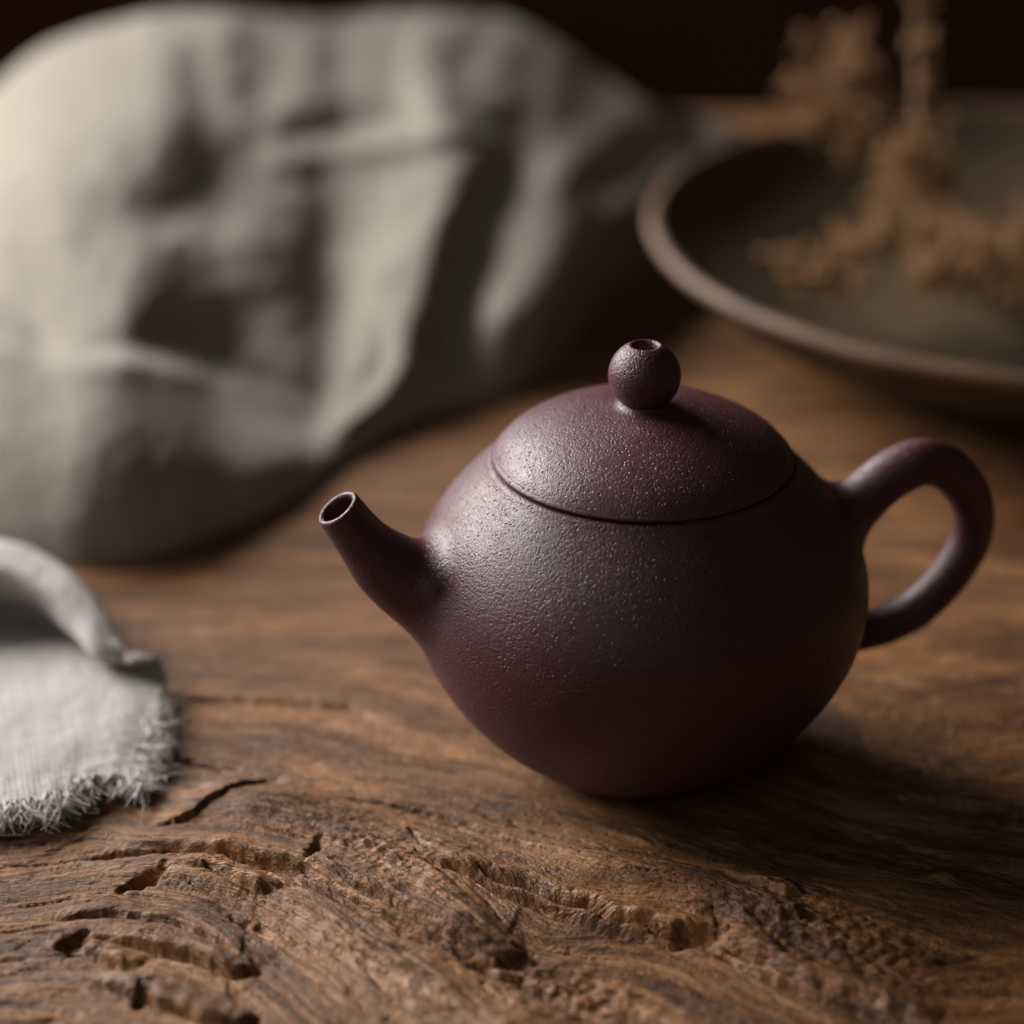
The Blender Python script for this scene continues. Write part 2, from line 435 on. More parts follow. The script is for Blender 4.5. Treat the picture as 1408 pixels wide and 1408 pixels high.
    groove([(300, 1180), (420, 1214), (490, 1254), (560, 1294), (640, 1328), (720, 1356), (820, 1400)], 2.2, .0009)
    groove([(640, 1204), (740, 1236), (830, 1262), (920, 1284), (1000, 1290)], 2.0, .0009)
    groove([(984, 1294), (1084, 1342), (1154, 1370), (1290, 1412)], 1.8, .0011)
    groove([(100, 1180), (230, 1176), (330, 1198), (430, 1240)], 1.2, .0007)
    groove([(225, 958), (300, 962), (380, 964), (480, 974), (530, 990)], .9, .0008)
    groove([(205, 1036), (260, 1044), (340, 1064), (400, 1078)], 1.0, .0007)
    groove([(560, 1150), (575, 1168), (592, 1188)], 1.1, .0004)
    groove([(1120, 1128), (1180, 1142), (1250, 1165), (1312, 1184)], 1.0, .0006)
    groove([(700, 1212), (790, 1246), (900, 1280), (984, 1294), (1080, 1340)], 1.0, .0012)
    groove([(430, 1098), (520, 1108), (600, 1125), (700, 1158), (800, 1190)], .8, .0005)
    groove([(640, 1115), (720, 1140), (850, 1180), (960, 1200)], .7, .0005)
    pit(198, 1214, 2.0, .0016, .0050, -50); pit(102, 1300, 2.4, .0022, .0034, -10); pit(196, 1374, 2.0, .0014, .0030, -10)
    pit(434, 1183, 1.8, .0012, .0032, -20); pit(345, 1276, 1.0, .0040, .0010)
    pit(1345, 1110, 2.2, .0110, .0022, -12); pit(722, 1314, 1.0, .0022, .0012)
    # nub and crumbly scales at the right
    c = on_height(1296, 1212); h += 1.5 * np.exp(-(((X - c[0]) / .0026) ** 2 + ((Y - c[1]) / .0018) ** 2) ** 1.5)
    c = on_height(1130, 1295); sc_ = np.exp(-(((X - c[0]) / .020) ** 2 + ((Y - c[1] + .35 * (X - c[0])) / .011) ** 2))
    bl = noise(X / .0042, Y / .0030, 41); h += sc_ * (.9 * np.abs(bl) + .4 * noise(X / .0018, Y / .0014, 42))
    c = on_height(790, 1365); sc_ = np.exp(-(((X - c[0]) / .016) ** 2 + ((Y - c[1] + .5 * (X - c[0])) / .007) ** 2))
    h += sc_ * (.8 * noise(X / .0040, Y / .0030, 43) + .4 * noise(X / .0016, Y / .0014, 44))
    c = on_height(520, 1190); sc_ = np.exp(-(((X - c[0]) / .014) ** 2 + ((Y - c[1] + .5 * (X - c[0])) / .010) ** 2))
    h += sc_ * (.35 * noise(X / .0026, Y / .0020, 45) + .25 * noise(X / .0012, Y / .0009, 46))
    flat = sstep(.030, .018, np.hypot(X, Y))                                   # the spot the pot stands on
    return h * mm * (1 - flat) - flat * .0002

def wooden_table():
    xs = graded(TX0, TX1, -.128, .088, .00032); ys0 = graded(TY0, .0, -.168, .0, .00032)
    ys1 = graded(0, TY1, 0, .001, .00032, 1.02, .0035)
    ys = np.r_[ys0[:-1], ys1[ys1 > ys0[-2] + .0002]]
    Y, X = np.meshgrid(ys, xs, indexing='ij')
    psi = PSI(X, Y); phi = X - .45 * Y
    H = table_height(X, Y, psi, phi)
    edge = np.minimum.reduce([X - TX0, TX1 - X, Y - TY0, TY1 - Y]); H = H - .004 * np.exp(-edge / .003)
    top = np.stack([X, Y, H], 2).reshape(-1, 3)
    n, m = X.shape; F = grid_faces(n, m)
    ring = np.r_[np.arange(m), np.arange(1, n) * m + m - 1, (n - 1) * m + np.arange(m - 2, -1, -1), np.arange(n - 2, 0, -1) * m]
    low = top[ring].copy(); low[:, 2] = -.045; low[:, 2] += .001 * noise(low[:, 0] * 20, low[:, 1] * 20, 2)
    r2 = np.roll(np.arange(len(ring)), -1); b = len(top)
    side = np.stack([ring[r2], ring, b + np.arange(len(ring)), b + r2], 1)
    V = np.r_[top, low, [[.03, .05, -.045]]]
    cidx = len(V) - 1
    cap = np.stack([b + r2, b + np.arange(len(ring)), np.full(len(ring), cidx), np.full(len(ring), cidx)], 1)
    uv = np.r_[np.stack([phi.ravel(), psi.ravel()], 1), np.stack([low[:, 0], low[:, 1] + low[:, 2]], 1), [[0, 0]]]
    me_faces = np.r_[F, side]
    o = mesh_obj('wooden_table', V[:cidx], me_faces, WOOD, uv=uv[:cidx])
    tag(o, 'weathered brown wooden tabletop with cracked, ridged grain under everything', 'table')
wooden_table()

# ---------------------------------------------------------------- teapot
AZ = math.radians(14)
NRM = np.array([math.sin(AZ), -math.cos(AZ), 0.0])     # normal of the upright plane through spout and handle
ZK = np.array([0, .05, .14, .28, .46, .66, .84, 1.0]) * .0582
RK = np.array([.0172, .0212, .0276, .0343, .0392, .0395, .0345, .0260])
def hermite(zk, rk, z):
    m = np.gradient(rk, zk); i = np.clip(np.searchsorted(zk, z) - 1, 0, len(zk) - 2); h = zk[i+1] - zk[i]; t = (z - zk[i]) / h
    return (2*t**3-3*t**2+1)*rk[i] + (t**3-2*t**2+t)*h*m[i] + (-2*t**3+3*t**2)*rk[i+1] + (t**3-t**2)*h*m[i+1]
_zs = np.linspace(-.002, .0600, 400); _rs = hermite(ZK, RK, np.clip(_zs, 0, .0582))
for _ in range(60): _rs[1:-1] = .25 * _rs[:-2] + .5 * _rs[1:-1] + .25 * _rs[2:]
_dr = np.gradient(_rs, _zs)
def d_body(P):
    z = np.clip(P[:, 2], _zs[0], _zs[-1]); R = np.interp(z, _zs, _rs); D = np.interp(z, _zs, _dr)
    return (np.hypot(P[:, 0], P[:, 1]) - R) / np.sqrt(1 + D * D)
def d_tube(P, line):                          # line: x, y, z, radius
    best = np.full(len(P), 9.0)
    A = line[:-1]; B = line[1:]
    for a, b in zip(A, B):
        d = b[:3] - a[:3]; l2 = d @ d + 1e-15
        t = np.clip(((P - a[:3]) @ d) / l2, 0, 1)
        q = a[:3] + t[:, None] * d
        best = np.minimum(best, np.linalg.norm(P - q, axis=1) - (a[3] + t * (b[3] - a[3])))
    return best
def smin(a, b, k):
    h = np.clip(.5 + .5 * (b - a) / k, 0, 1); return b + (a - b) * h - k * h * (1 - h)
def blend_tube(line, rings, nside, k, flange_end=None, flange_start=None):
    """sweep the tube over the given stretch of its line, add a wide flange where it meets the body, then pull the
    skin onto the smooth union of tube and body so that the joint is a soft fillet"""
    T = np.gradient(line[:, :3], axis=0); T /= np.linalg.norm(T, axis=1)[:, None]
    a = np.linspace(0, 2 * np.pi, nside, endpoint=False)
    B = np.cross(T, NRM); B /= np.linalg.norm(B, axis=1)[:, None]
    def ring(i, r): return line[i, :3] + r * (np.cos(a)[:, None] * B[i] + np.sin(a)[:, None] * NRM)
    R = [ring(i, line[i, 3]) for i in rings]; n0 = 0
    if flange_end:
        for r in np.linspace(line[rings[-1], 3], flange_end, 26)[1:]: R.append(ring(rings[-1], r))
    if flange_start:
        pre = [ring(rings[0], r) for r in np.linspace(flange_start, line[rings[0], 3], 26)[:-1]]; R = pre + R
    def settle(q):                            # lay a flange ring against the body before pulling it tight
        q = q.copy(); q[:, 2] = np.maximum(q[:, 2], .0045)
        rr = np.hypot(q[:, 0], q[:, 1]); Rb = np.interp(q[:, 2], _zs, _rs) + .0005
        q[:, :2] *= np.minimum(1, Rb / rr)[:, None]; return q
    V = np.array(R)
    if flange_end: V[-25:] = [settle(q) for q in V[-25:]]
    if flange_start: V[:25] = [settle(q) for q in V[:25]]
    P = V.reshape(-1, 3).copy()
    Fn = lambda q: smin(d_body(q), d_tube(q, line), k)
    e = 1e-5
    for it in range(30):
        f = Fn(P)
        G = np.stack([(Fn(P + np.eye(3)[i] * e) - f) / e for i in range(3)], 1)
        G /= np.maximum(np.linalg.norm(G, axis=1), .3)[:, None]
        P -= np.clip(f, -.001, .001)[:, None] * G
    f = Fn(P); G = np.stack([(Fn(P + np.eye(3)[i] * e) - f) / e for i in range(3)], 1)
    G /= np.maximum(np.linalg.norm(G, axis=1), .3)[:, None]
    w = np.zeros(V.shape[:2])
    if flange_end: w[-8:] = (np.arange(1, 9) / 8.0)[:, None] ** 2
    if flange_start: w[:8] = (np.arange(8, 0, -1) / 8.0)[:, None] ** 2
    fm = np.zeros(V.shape[:2])
    if flange_end: fm[-25:] = 1
    if flange_start: fm[:25] = 1
    wz = sstep(.0525, .0555, P[:, 2]) * fm.ravel() * sstep(.0012, .0002, d_body(P))
    P -= G * (.000018 + .0004 * w.ravel() + .0012 * wz)[:, None]
    return P.reshape(V.shape)

def teapot():
    root = empty('teapot')
    tag(root, 'small round purple clay teapot with a ball knob, standing on the wood', 'teapot')
    # body
    zz = np.linspace(0, .0576, 120); rr = np.interp(zz, _zs, _rs)
    prof = [(0.0, .0012), (.0140, .0012), (.0146, .0004), (.0155, 0.0)] + [(r, z + .0) for r, z in zip(rr[1:], zz[1:])]
    R1 = rr[-1]
    prof += [(R1 - .0003, .0581), (R1 - .0012, .0583), (.0235, .0581), (.0228, .0575), (.0226, .0545), (.0260, .0500), (.0350, .0400), (.0365, .0300), (.0310, .0150), (.0180, .0040), (0, .0035)]
    V, F = lathe(prof, 200); mesh_obj('body', V, F, CLAY, root)
    # lid: a shallow dome with a thin rolled edge
    H, R, z0 = .0097, .0257, .0586
    t = np.linspace(0, .985, 60); t = 1 - (1 - t) ** 1.0
    dome = [(R * math.sqrt(1 - x ** 1.5), z0 + H * x) for x in t[1:]]
    # fillet from the dome into the knob's neck
    neck = [(.0047, z0 + H * .99), (.0042, z0 + H + .0003), (.0039, z0 + H + .0008), (.0037, z0 + H + .0013)]
    dome = [q for q in dome if q[0] > .0052]
    prof = [(0, z0 - .0006), (.0215, z0 - .0006), (R - .0010, z0 - .0004), (R - .0003, z0 - .0002), (R + .0001, z0 + .0002), (R + .0001, z0 + .0005)] + [(r, z + .0) for r, z in dome if z > z0 + .0007] + neck + [(0, z0 + H + .0013)]
    V, F = lathe(prof, 200); lid = mesh_obj('lid', V, F, CLAY, root)
    # knob: ball with a steam hole
    kr, kc = .00615, .0737; ho = .0023
    a = np.linspace(-math.acos(.0036 / kr), math.acos(ho / kr) - .09, 60)
    prof = [(0, kc + kr * math.sin(a[0]) - .0008), (.0036, kc + kr * math.sin(a[0]) - .0008)] + [(kr * math.cos(x), kc + kr * math.sin(x) * (1 if x < 0 else .985)) for x in a]
    zt = prof[-1][1]
    prof += [(ho + .0002, zt + .0001), (ho - .0000, zt - .0001), (ho - .0002, zt - .0005), (ho - .0003, zt - .0045), (0, zt - .0048)]
    V, F = lathe(prof, 120); mesh_obj('knob', V, F, CLAY, lid)
    # spout
    s = [(466, 701, .0040), (482, 722, .0042), (503, 748, .0047), (530, 775, .0059), (564, 797, .0071), (602, 811, .0086), (650, 819, .0094), (720, 828, .0080)]
    line = catmull([np.r_[on_plane(x, y, NRM), r] for x, y, r in s], 110)
    ie = int(np.argmin(np.abs(d_body(line[:, :3])))); rings_ = list(range(ie + 1))
    P = blend_tube(line, rings_, 96, .0042, flange_end=.0215)
    # mouth: slanted cut with a rounded lip, then the bore
    tip = line[0]; ax = line[0, :3] - line[6, :3]; ax /= np.linalg.norm(ax)
    up = np.array([-math.cos(AZ), -math.sin(AZ), 0]) * math.sin(math.radians(34)) + np.array([0, 0, 1]) * math.cos(math.radians(34))
    for i in range(14):                      # shear the first rings so that the mouth is cut along its own plane
        w = (1 - i / 14) ** 1.3; c = line[i, :3]
        q = P[i] - c; P[i] += w * (-(q @ up) / (ax @ up))[:, None] * ax
    c = line[0, :3]; rim0 = P[0] - c
    extra = []
    for sc_, dz in ((.985, .0003), (.94, .00055), (.86, .00064), (.78, .00052), (.725, .0001), (.71, -.0006)):
        extra.append(c + rim0 * sc_ + up * dz)
    inner = []
    for i in (4, 12, 22, 32):
        inner.append(line[i, :3] + (P[i] - line[i, :3]) * .68)
    ringsV = np.concatenate([np.array(inner[::-1]), np.array(extra[::-1]), P], 0)
    F = grid_faces(len(ringsV), 96, True)
    F = np.r_[F]
    ob = mesh_obj('spout', ringsV.reshape(-1, 3), F, CLAY, root)
    # handle
    hpx = [(1080, 775), (1120, 742), (1148, 720), (1174, 697), (1200, 672), (1230, 650), (1266, 635), (1298, 642), (1322, 664), (1337, 697), (1335, 737), (1315, 777), (1287, 812), (1255, 840), (1220, 858), (1184, 868), (1150, 873), (1110, 875), (1070, 878)]
    hd = [72, 72, 70, 67, 64, 63, 61, 58, 56, 54, 53, 52, 51, 51, 51, 51, 51, 52, 52]
    line = catmull([np.r_[on_plane(x, y, NRM), d * .535 * .4415 / FOC] for (x, y), d in zip(hpx, hd)], 150)
    ob_ = np.where(d_body(line[:, :3]) > 0)[0]; i0, i1 = ob_[0], ob_[-1]
    P = blend_tube(line, list(range(i0, i1 + 1)), 56, .0050, flange_end=.0105, flange_start=.0110)
    mesh_obj('handle', P.reshape(-1, 3), grid_faces(len(P), 56, True), CLAY, root)
    return root
teapot()

# ---------------------------------------------------------------- large crumpled linen behind
def blur(A, n, axis):
    for _ in range(n):
        p = np.pad(A, [(1, 1) if i == axis else (0, 0) for i in range(2)], mode='reflect', reflect_type='odd')
        A = .25 * np.take(p, range(0, A.shape[axis]), axis) + .5 * A + .25 * np.take(p, range(2, A.shape[axis] + 2), axis)
    return A
def big_cloth():
    nx, nv = 430, 330
    px = np.linspace(-420, 1100, nx)
    def line(pts):
        x, y = np.array(pts, float).T; r = np.interp(px, x, y)
        return blur(r[None], 30, 1)[0]
    B = line([(-420, 735), (-40, 745), (40, 765), (110, 780), (180, 774), (250, 755), (310, 728), (370, 705), (430, 672), (480, 634), (540, 596), (610, 564), (690, 549), (745, 520), (795, 472), (845, 420), (885, 392), (920, 370), (960, 345), (1040, 315), (1100, 291)])
    T = line([(-420, 230), (-80, 190), (-20, 130), (20, 92), (60, 62), (130, 36), (210, 17), (290, 12), (370, 20), (450, 24), (540, 15), (620, 13), (700, 22), (760, 54), (820, 96), (880, 138), (930, 154), (980, 166), (1040, 183), (1100, 205)])
    L = line([(-420, 470), (-60, 470), (0, 479), (60, 502), (130, 506), (170, 502), (240, 513), (330, 538), (400, 562), (440, 575), (500, 545), (560, 480), (640, 450), (720, 430), (790, 350), (850, 290), (900, 290), (960, 270), (1040, 240), (1100, 240)])
    YT = line([(-420, .27), (0, .272), (400, .272), (600, .285), (700, .295), (820, .290), (900, .282), (980, .305), (1040, .318), (1100, .335)])
    v = np.linspace(0, 1, nv)[:, None]
    PY = B + (T - B) * v; PX = np.repeat(px[None], nv, 0)
    yc = np.array([gy(a, b) for a, b in zip(px, B)])
    yl = yc + np.interp(px, [-420, 130, 300, 430, 600, 880, 1040], [.034, .038, .048, .038, .012, .009, .003])
    vl = (B - L) / (B - T)
    Y0 = np.where(v < vl, yc + (yl - yc) * (v / vl) ** 2.1, yl + (YT - yl) * np.clip((v - vl) / (1 - vl), 0, 1) ** np.interp(px, [-420, 250, 500, 1040], [1.0, 1.0, 1.1, 1.05]))
    Y0 = blur(blur(Y0, 60, 0), 20, 1)
    J = np.interp(px, [-420, 60, 250, 360, 440, 500], [.010, .011, .011, .008, .004, 0])
    Y0 = Y0 + J * sstep(0, 34, L - PY) * np.exp(-np.maximum(L - PY, 0) / 150)
    R = np.zeros_like(PY)                     # relief of the folds, millimetres towards the viewer
    def fold(pts, amp, sl, sr, ends=.18):     # sl / sr: widths in front-left and behind-right of the line as drawn
        P = np.array(pts, float); Ls = np.r_[0, np.cumsum(np.linalg.norm(np.diff(P, axis=0), axis=1))]
        best = np.full(PX.shape, 1e9); al = np.zeros(PX.shape); sg = np.zeros(PX.shape)
        for i in range(len(P) - 1):
            d = P[i+1] - P[i]; l = np.linalg.norm(d); d /= l
            u = np.clip((PX - P[i, 0]) * d[0] + (PY - P[i, 1]) * d[1], 0, l)
            qx = PX - P[i, 0] - u * d[0]; qy = PY - P[i, 1] - u * d[1]; r = np.hypot(qx, qy)
            k = r < best; best = np.where(k, r, best); al = np.where(k, (Ls[i] + u) / Ls[-1], al); sg = np.where(k, d[0] * qy - d[1] * qx, sg)
        w = sl + (sr - sl) * sstep(-1, 1, sg / 6.0) if False else np.where(sg > 0, sl, sr)
        R[...] += amp * np.exp(-(best / w) ** 2) * (sstep(-.02, ends, al) * sstep(1.02, 1 - ends, al))
    # lines run top to bottom: sl is the picture's left side, sr its right side
    fold([(225, 20), (228, 120), (238, 200), (240, 290)], 6.5, 95, 40)
    fold([(305, 20), (310, 110), (325, 215)], 6, 24, 34)
    fold([(425, 40), (428, 110), (420, 190)], 5, 34, 30)
    fold([(505, 30), (500, 90), (480, 160)], 4, 24, 24)
    fold([(590, 20), (592, 90), (600, 170)], 6, 34, 26)
    fold([(690, 25), (690, 90), (700, 165)], 6, 46, 40)
    fold([(775, 60), (760, 130), (745, 200)], 4, 24, 24)
    fold([(870, 150), (800, 215), (740, 262)], 5.5, 30, 24)
    fold([(1050, 170), (1000, 196), (930, 235), (875, 290), (860, 330)], 13, 40, 28, .1)
    fold([(915, 185), (865, 225), (800, 262)], -6, 22, 22)
    fold([(820, 250), (780, 330), (770, 410)], 4, 30, 34)
    # crest across, hollow behind it (drawn right to left so that sl is the far side)
    fold([(700, 180), (640, 183), (560, 197), (450, 216), (330, 226)], 8, 85, 12)
    fold([(600, 165), (540, 166), (470, 176), (370, 186)], -7, 20, 20)
    # the long fold from the peak to the gather, deep on its right
    fold([(695, 178), (650, 235), (605, 320), (582, 400), (566, 480), (510, 548), (445, 600)], 14, 110, 15, .08)
    fold([(700, 205), (672, 290), (640, 370), (615, 450), (600, 520)], -10, 26, 34, .15)
    fold([(668, 320), (640, 400), (625, 470), (620, 540)], -8, 34, 60)
    fold([(745, 215), (722, 300), (700, 390), (690, 470)], 8, 34, 60)
    # flap on the left and the hollows round it
    fold([(240, 320), (205, 385), (182, 440), (165, 498)], 5, 75, 22, .12)
    fold([(240, 420), (250, 470), (330, 510)], -4, 50, 40)
    fold([(-60, 370), (20, 430), (80, 492)], -11, 16, 18, .1)
    fold([(115, 225), (100, 290), (50, 360)], 6, 50, 34)
    fold([(290, 215), (275, 275), (180, 308)], -3.5, 34, 30)
    fold([(330, 300), (320, 360), (330, 420)], 5, 60, 50)
    fold([(400, 300), (410, 380), (430, 480), (425, 575)], 6, 60, 13)
    fold([(520, 330), (512, 420), (492, 510), (455, 585)], 6, 18, 24)
    # broad soft folds sweeping down to the left
    fold([(560, 215), (430, 270), (320, 340), (250, 380)], 5, 60, 34, .3)
    fold([(330, 120), (200, 190), (60, 250), (-40, 300)], 4.5, 60, 40, .3)
    # front lip
    fold([(430, 585), (400, 563), (330, 538), (240, 513), (170, 502), (130, 506), (60, 502), (0, 479), (-120, 470)], 2.5, 60, 18, .04)
    fold([(60, 560), (80, 640), (130, 740)], 1, 60, 60)
    fold([(150, 150), (60, 200), (-20, 260)], 5, 50, 40)
    R = .60 * blur(blur(R, 60, 0), 34, 1)
    wr = .3 + .7 * sstep(.7, 1.5, v / vl)
    R += wr * (1.1 * noise(PX / 70, PY / 90, 61) + .5 * noise((PX + .4 * PY) / 30, (PY - .3 * PX) / 40, 62)) + .10 * noise(PX / 11, PY / 11, 63)
    fade = sstep(0, .10, v) * sstep(1100, 1000, PX)
    Yd = Y0 - R * .001 * (.15 + .85 * fade)
    D = FWD + ((PX - 704) / FOC)[..., None] * RIGHT + ((704 - PY) / FOC)[..., None] * UP
    P = CAM + D * ((Yd - CAM[1]) / D[..., 1])[..., None]
    P[..., 2] = np.maximum(P[..., 2], .0012 - .004 * (1 - sstep(0, .02, v)))
    # beyond the top it rolls over and falls to the table
    top = P[-1]; nb = 60; s = np.linspace(0, 1, nb + 1)[1:, None]
    tz = np.maximum(top[:, 2], .004); dep = .02 + tz * 1.6
    back = np.stack([np.repeat(top[None, :, 0], nb, 0), top[:, 1] + dep * s, top[:, 2] - (.27 * dep * s) - (tz + .004 - .27 * dep) * s ** 2], 2)
    P = np.r_[P, back]
    P[..., 2] = np.where(px < -250, P[..., 2] * sstep(-420, -250, px) - .003 * (1 - sstep(-420, -250, px)), P[..., 2])
    n, m = P.shape[:2]
    su = np.cumsum(np.c_[np.zeros((n, 1)), np.linalg.norm(np.diff(P, axis=1), axis=2)], 1)
    sv = np.cumsum(np.r_[np.zeros((1, m)), np.linalg.norm(np.diff(P, axis=0), axis=2)], 0)
    o = mesh_obj('linen_cloth', P.reshape(-1, 3), grid_faces(n, m), LINEN, uv=np.stack([su, sv], 2).reshape(-1, 2))
    tag(o, 'large crumpled beige linen cloth heaped behind the teapot', 'cloth')
big_cloth()

# ---------------------------------------------------------------- frayed napkin at the left
def napkin():
    rows = [  # px, py, z(mm): front edge first, back of the rolled hem last
        [(-260, 1160, 2), (-120, 1140, 3), (0, 1112, 5), (75, 1096, 6), (118, 1074, 6), (160, 1070, 6), (190, 1078, 5)],
        [(-260, 1090, 4), (-120, 1075, 5), (0, 1055, 7), (75, 1042, 8), (125, 1030, 8), (165, 1025, 8), (198, 1022, 6)],
        [(-260, 1000, 5), (-120, 990, 6), (0, 975, 8), (75, 968, 8), (130, 965, 8), (175, 965, 8), (212, 972, 6)],
        [(-260, 920, 4), (-120, 912, 5), (0, 900, 6), (65, 900, 6), (125, 912, 7), (175, 922, 7), (228, 926, 6)],
        [(-260, 850, 3), (-120, 842, 3), (0, 832, 3), (48, 842, 3), (98, 872, 4), (150, 908, 6), (224, 914, 6)],
        [(-260, 835, 8), (-120, 828, 8), (0, 819, 8), (50, 832, 8), (92, 862, 8), (135, 902, 7.5), (202, 911, 6.5)],
        [(-260, 800, 15), (-120, 792, 15), (0, 784, 15), (58, 806, 14), (104, 842, 12), (144, 890, 9), (180, 912, 6.5)],
        [(-260, 770, 16), (-120, 762, 16), (0, 756, 16), (62, 778, 15), (114, 820, 13), (154, 876, 9.5), (178, 910, 6)],
        [(-260, 760, 8), (-120, 750, 8), (0, 745, 8), (66, 770, 7), (120, 816, 6), (160, 876, 5), (180, 909, 4)],
        [(-260, 765, -1), (-120, 757, -1), (0, 757, -1), (66, 785, -1), (120, 832, -1), (160, 888, -.5), (182, 911, 0)],
    ]
    C = np.array([[on_height(x, y, z * (.00055 if i < 4 else (.0006 if i == 4 else .00105)) + .0004) for x, y, z in r] for i, r in enumerate(rows)])
    cols = np.array([catmull(C[:, j], 110) for j in range(C.shape[1])])     # per column, along t
    G = np.array([catmull(cols[:, i], 150) for i in range(110)])            # rows
    n, m = G.shape[:2]
    s, t = np.meshgrid(np.linspace(0, 1, m), np.linspace(0, 1, n))
    su = np.cumsum(np.c_[np.zeros((n, 1)), np.linalg.norm(np.diff(G, axis=1), axis=2)], 1)
    sv = np.cumsum(np.r_[np.zeros((1, m)), np.linalg.norm(np.diff(G, axis=0), axis=2)], 0)
    G[..., 2] += .0003 * noise(su / .014, sv / .012, 71) + .00012 * noise(su / .004, sv / .004, 72)
    edge = np.exp(-sv / .006); G[..., 2] += edge * .0006 * noise(su / .003, sv / .003, 73)
    root = mesh_obj('frayed_napkin', G.reshape(-1, 3), grid_faces(n, m), NAPKIN, uv=np.stack([su, sv], 2).reshape(-1, 2))
    tag(root, 'pale grey linen napkin with rolled hem and frayed fringe at the left edge', 'napkin')
    sol = root.modifiers.new('thickness', 'SOLIDIFY'); sol.thickness = .0008; sol.offset = -1
    # fringe: loose threads along the front and right edges
    rng = np.random.default_rng(4)
    V, F = [], []
    def thread(p, d, length, droop, r):
        k = 8; pts = []
        side = np.cross(d, [0, 0, 1.0]); side /= np.linalg.norm(side) + 1e-9
        w1, w2, ph, am = rng.normal(0, .35), rng.normal(0, .3), rng.uniform(0, 6), rng.uniform(.03, .12)
        for i in range(k):
            u = i / (k - 1)
            q = p - d * .0012 + d * (length * u * (1 - .12 * u)) + side * length * (w1 * u * u + am * math.sin(ph + u * 7)) + np.array([0, 0, 1]) * (length * (w2 * .35 * u + .05 * math.sin(ph * 2 + u * 9)) - droop * u * u)
            q[2] = max(q[2], .0012); pts.append(q)
        pts = np.array(pts); T = np.gradient(pts, axis=0); T /= np.linalg.norm(T, axis=1)[:, None] + 1e-12
        A = np.cross(T, [.3, .2, .93]); A /= np.linalg.norm(A, axis=1)[:, None] + 1e-12; B = np.cross(T, A)
        b = len(V)
        for i in range(k):
            rr = r * (1 - .75 * (i / (k - 1)) ** 1.5)
            for a in (0, 2.094, 4.189): V.append(pts[i] + rr * (math.cos(a) * A[i] + math.sin(a) * B[i]))
        for i in range(k - 1):
            for j in range(3):
                F.append((b + i*3 + j, b + i*3 + (j+1) % 3, b + i*3 + 3 + (j+1) % 3, b + i*3 + 3 + j))
    def tufts(npos, per, pos, base_len, spread):
        for c in range(npos):
            u = (c + rng.uniform(.1, .9)) / npos; L_ = base_len * rng.uniform(.55, 1.35); lean = rng.normal(0, .38); dz = rng.normal(-.05, .12)
            for e in range(int(per * rng.uniform(.5, 1.4))):
                p, d = pos(np.clip(u + rng.normal(0, spread), 0, 1))
                sd = np.cross(d, [0, 0, 1.0])
                dd = d + sd * (lean + rng.normal(0, .13)) + np.array([0, 0, dz + rng.normal(0, .08)]); dd /= np.linalg.norm(dd)
                thread(p + [0, 0, rng.uniform(-.0007, .0002)], dd, L_ * rng.uniform(.6, 1.15), .0016 * rng.uniform(.4, 1.1), rng.uniform(.00010, .00021))
    def front_pos(u):
        j = (.12 + .88 * u) * (m - 1); j0 = min(int(j), m - 2); d = G[0, j0] - G[6, j0]; d[2] *= .3
        return G[0, j0] + (j - j0) * (G[0, j0 + 1] - G[0, j0]), d / np.linalg.norm(d)
    def right_pos(u):
        i = .475 * u * (n - 1); i0 = min(int(i), n - 2); d = G[i0, m - 1] - G[i0, m - 8]; d[2] *= .3
        return G[i0, m - 1] + (i - i0) * (G[i0 + 1, m - 1] - G[i0, m - 1]), d / np.linalg.norm(d)
    tufts(48, 30, front_pos, .0062, .007); tufts(26, 30, right_pos, .0060, .012)
    tufts(70, 8, front_pos, .0028, .02); tufts(40, 8, right_pos, .0026, .03)
    for e in range(44):                       # a few long loose loops at the right
        t_ = rng.uniform(.0, .46); i0 = int(t_ * (n - 1)); p = G[i0, m-1]
        d = np.array([.75, -.65 + rng.normal(0, .25), 0]); d /= np.linalg.norm(d)
        thread(p, d, rng.uniform(.004, .010), .003, .00014)
    tag(mesh_obj('fringe', np.array(V), F, THREAD, root), kind='stuff')
    # fuzz standing on the cloth near its edge
    V, F = [], []
    for e in range(1500):
        i0 = int(min(abs(rng.normal(0, .11)), .5) * (n - 1)); j0 = int(rng.uniform(.12, .99) * (m - 1))
        if rng.uniform() < .35: i0, j0 = int(rng.uniform(0, .47) * (n - 1)), int((1 - min(abs(rng.normal(0, .05)), .3)) * (m - 1))
        d = rng.normal(0, 1, 3); d[2] = abs(d[2]) * .5 + .15; d /= np.linalg.norm(d)
        thread(G[i0, j0] + d * .0008, d, rng.uniform(.0006, .0016), .0004, .00006)
    tag(mesh_obj('fuzz', np.array(V), F, THREAD, root), kind='stuff')
napkin()

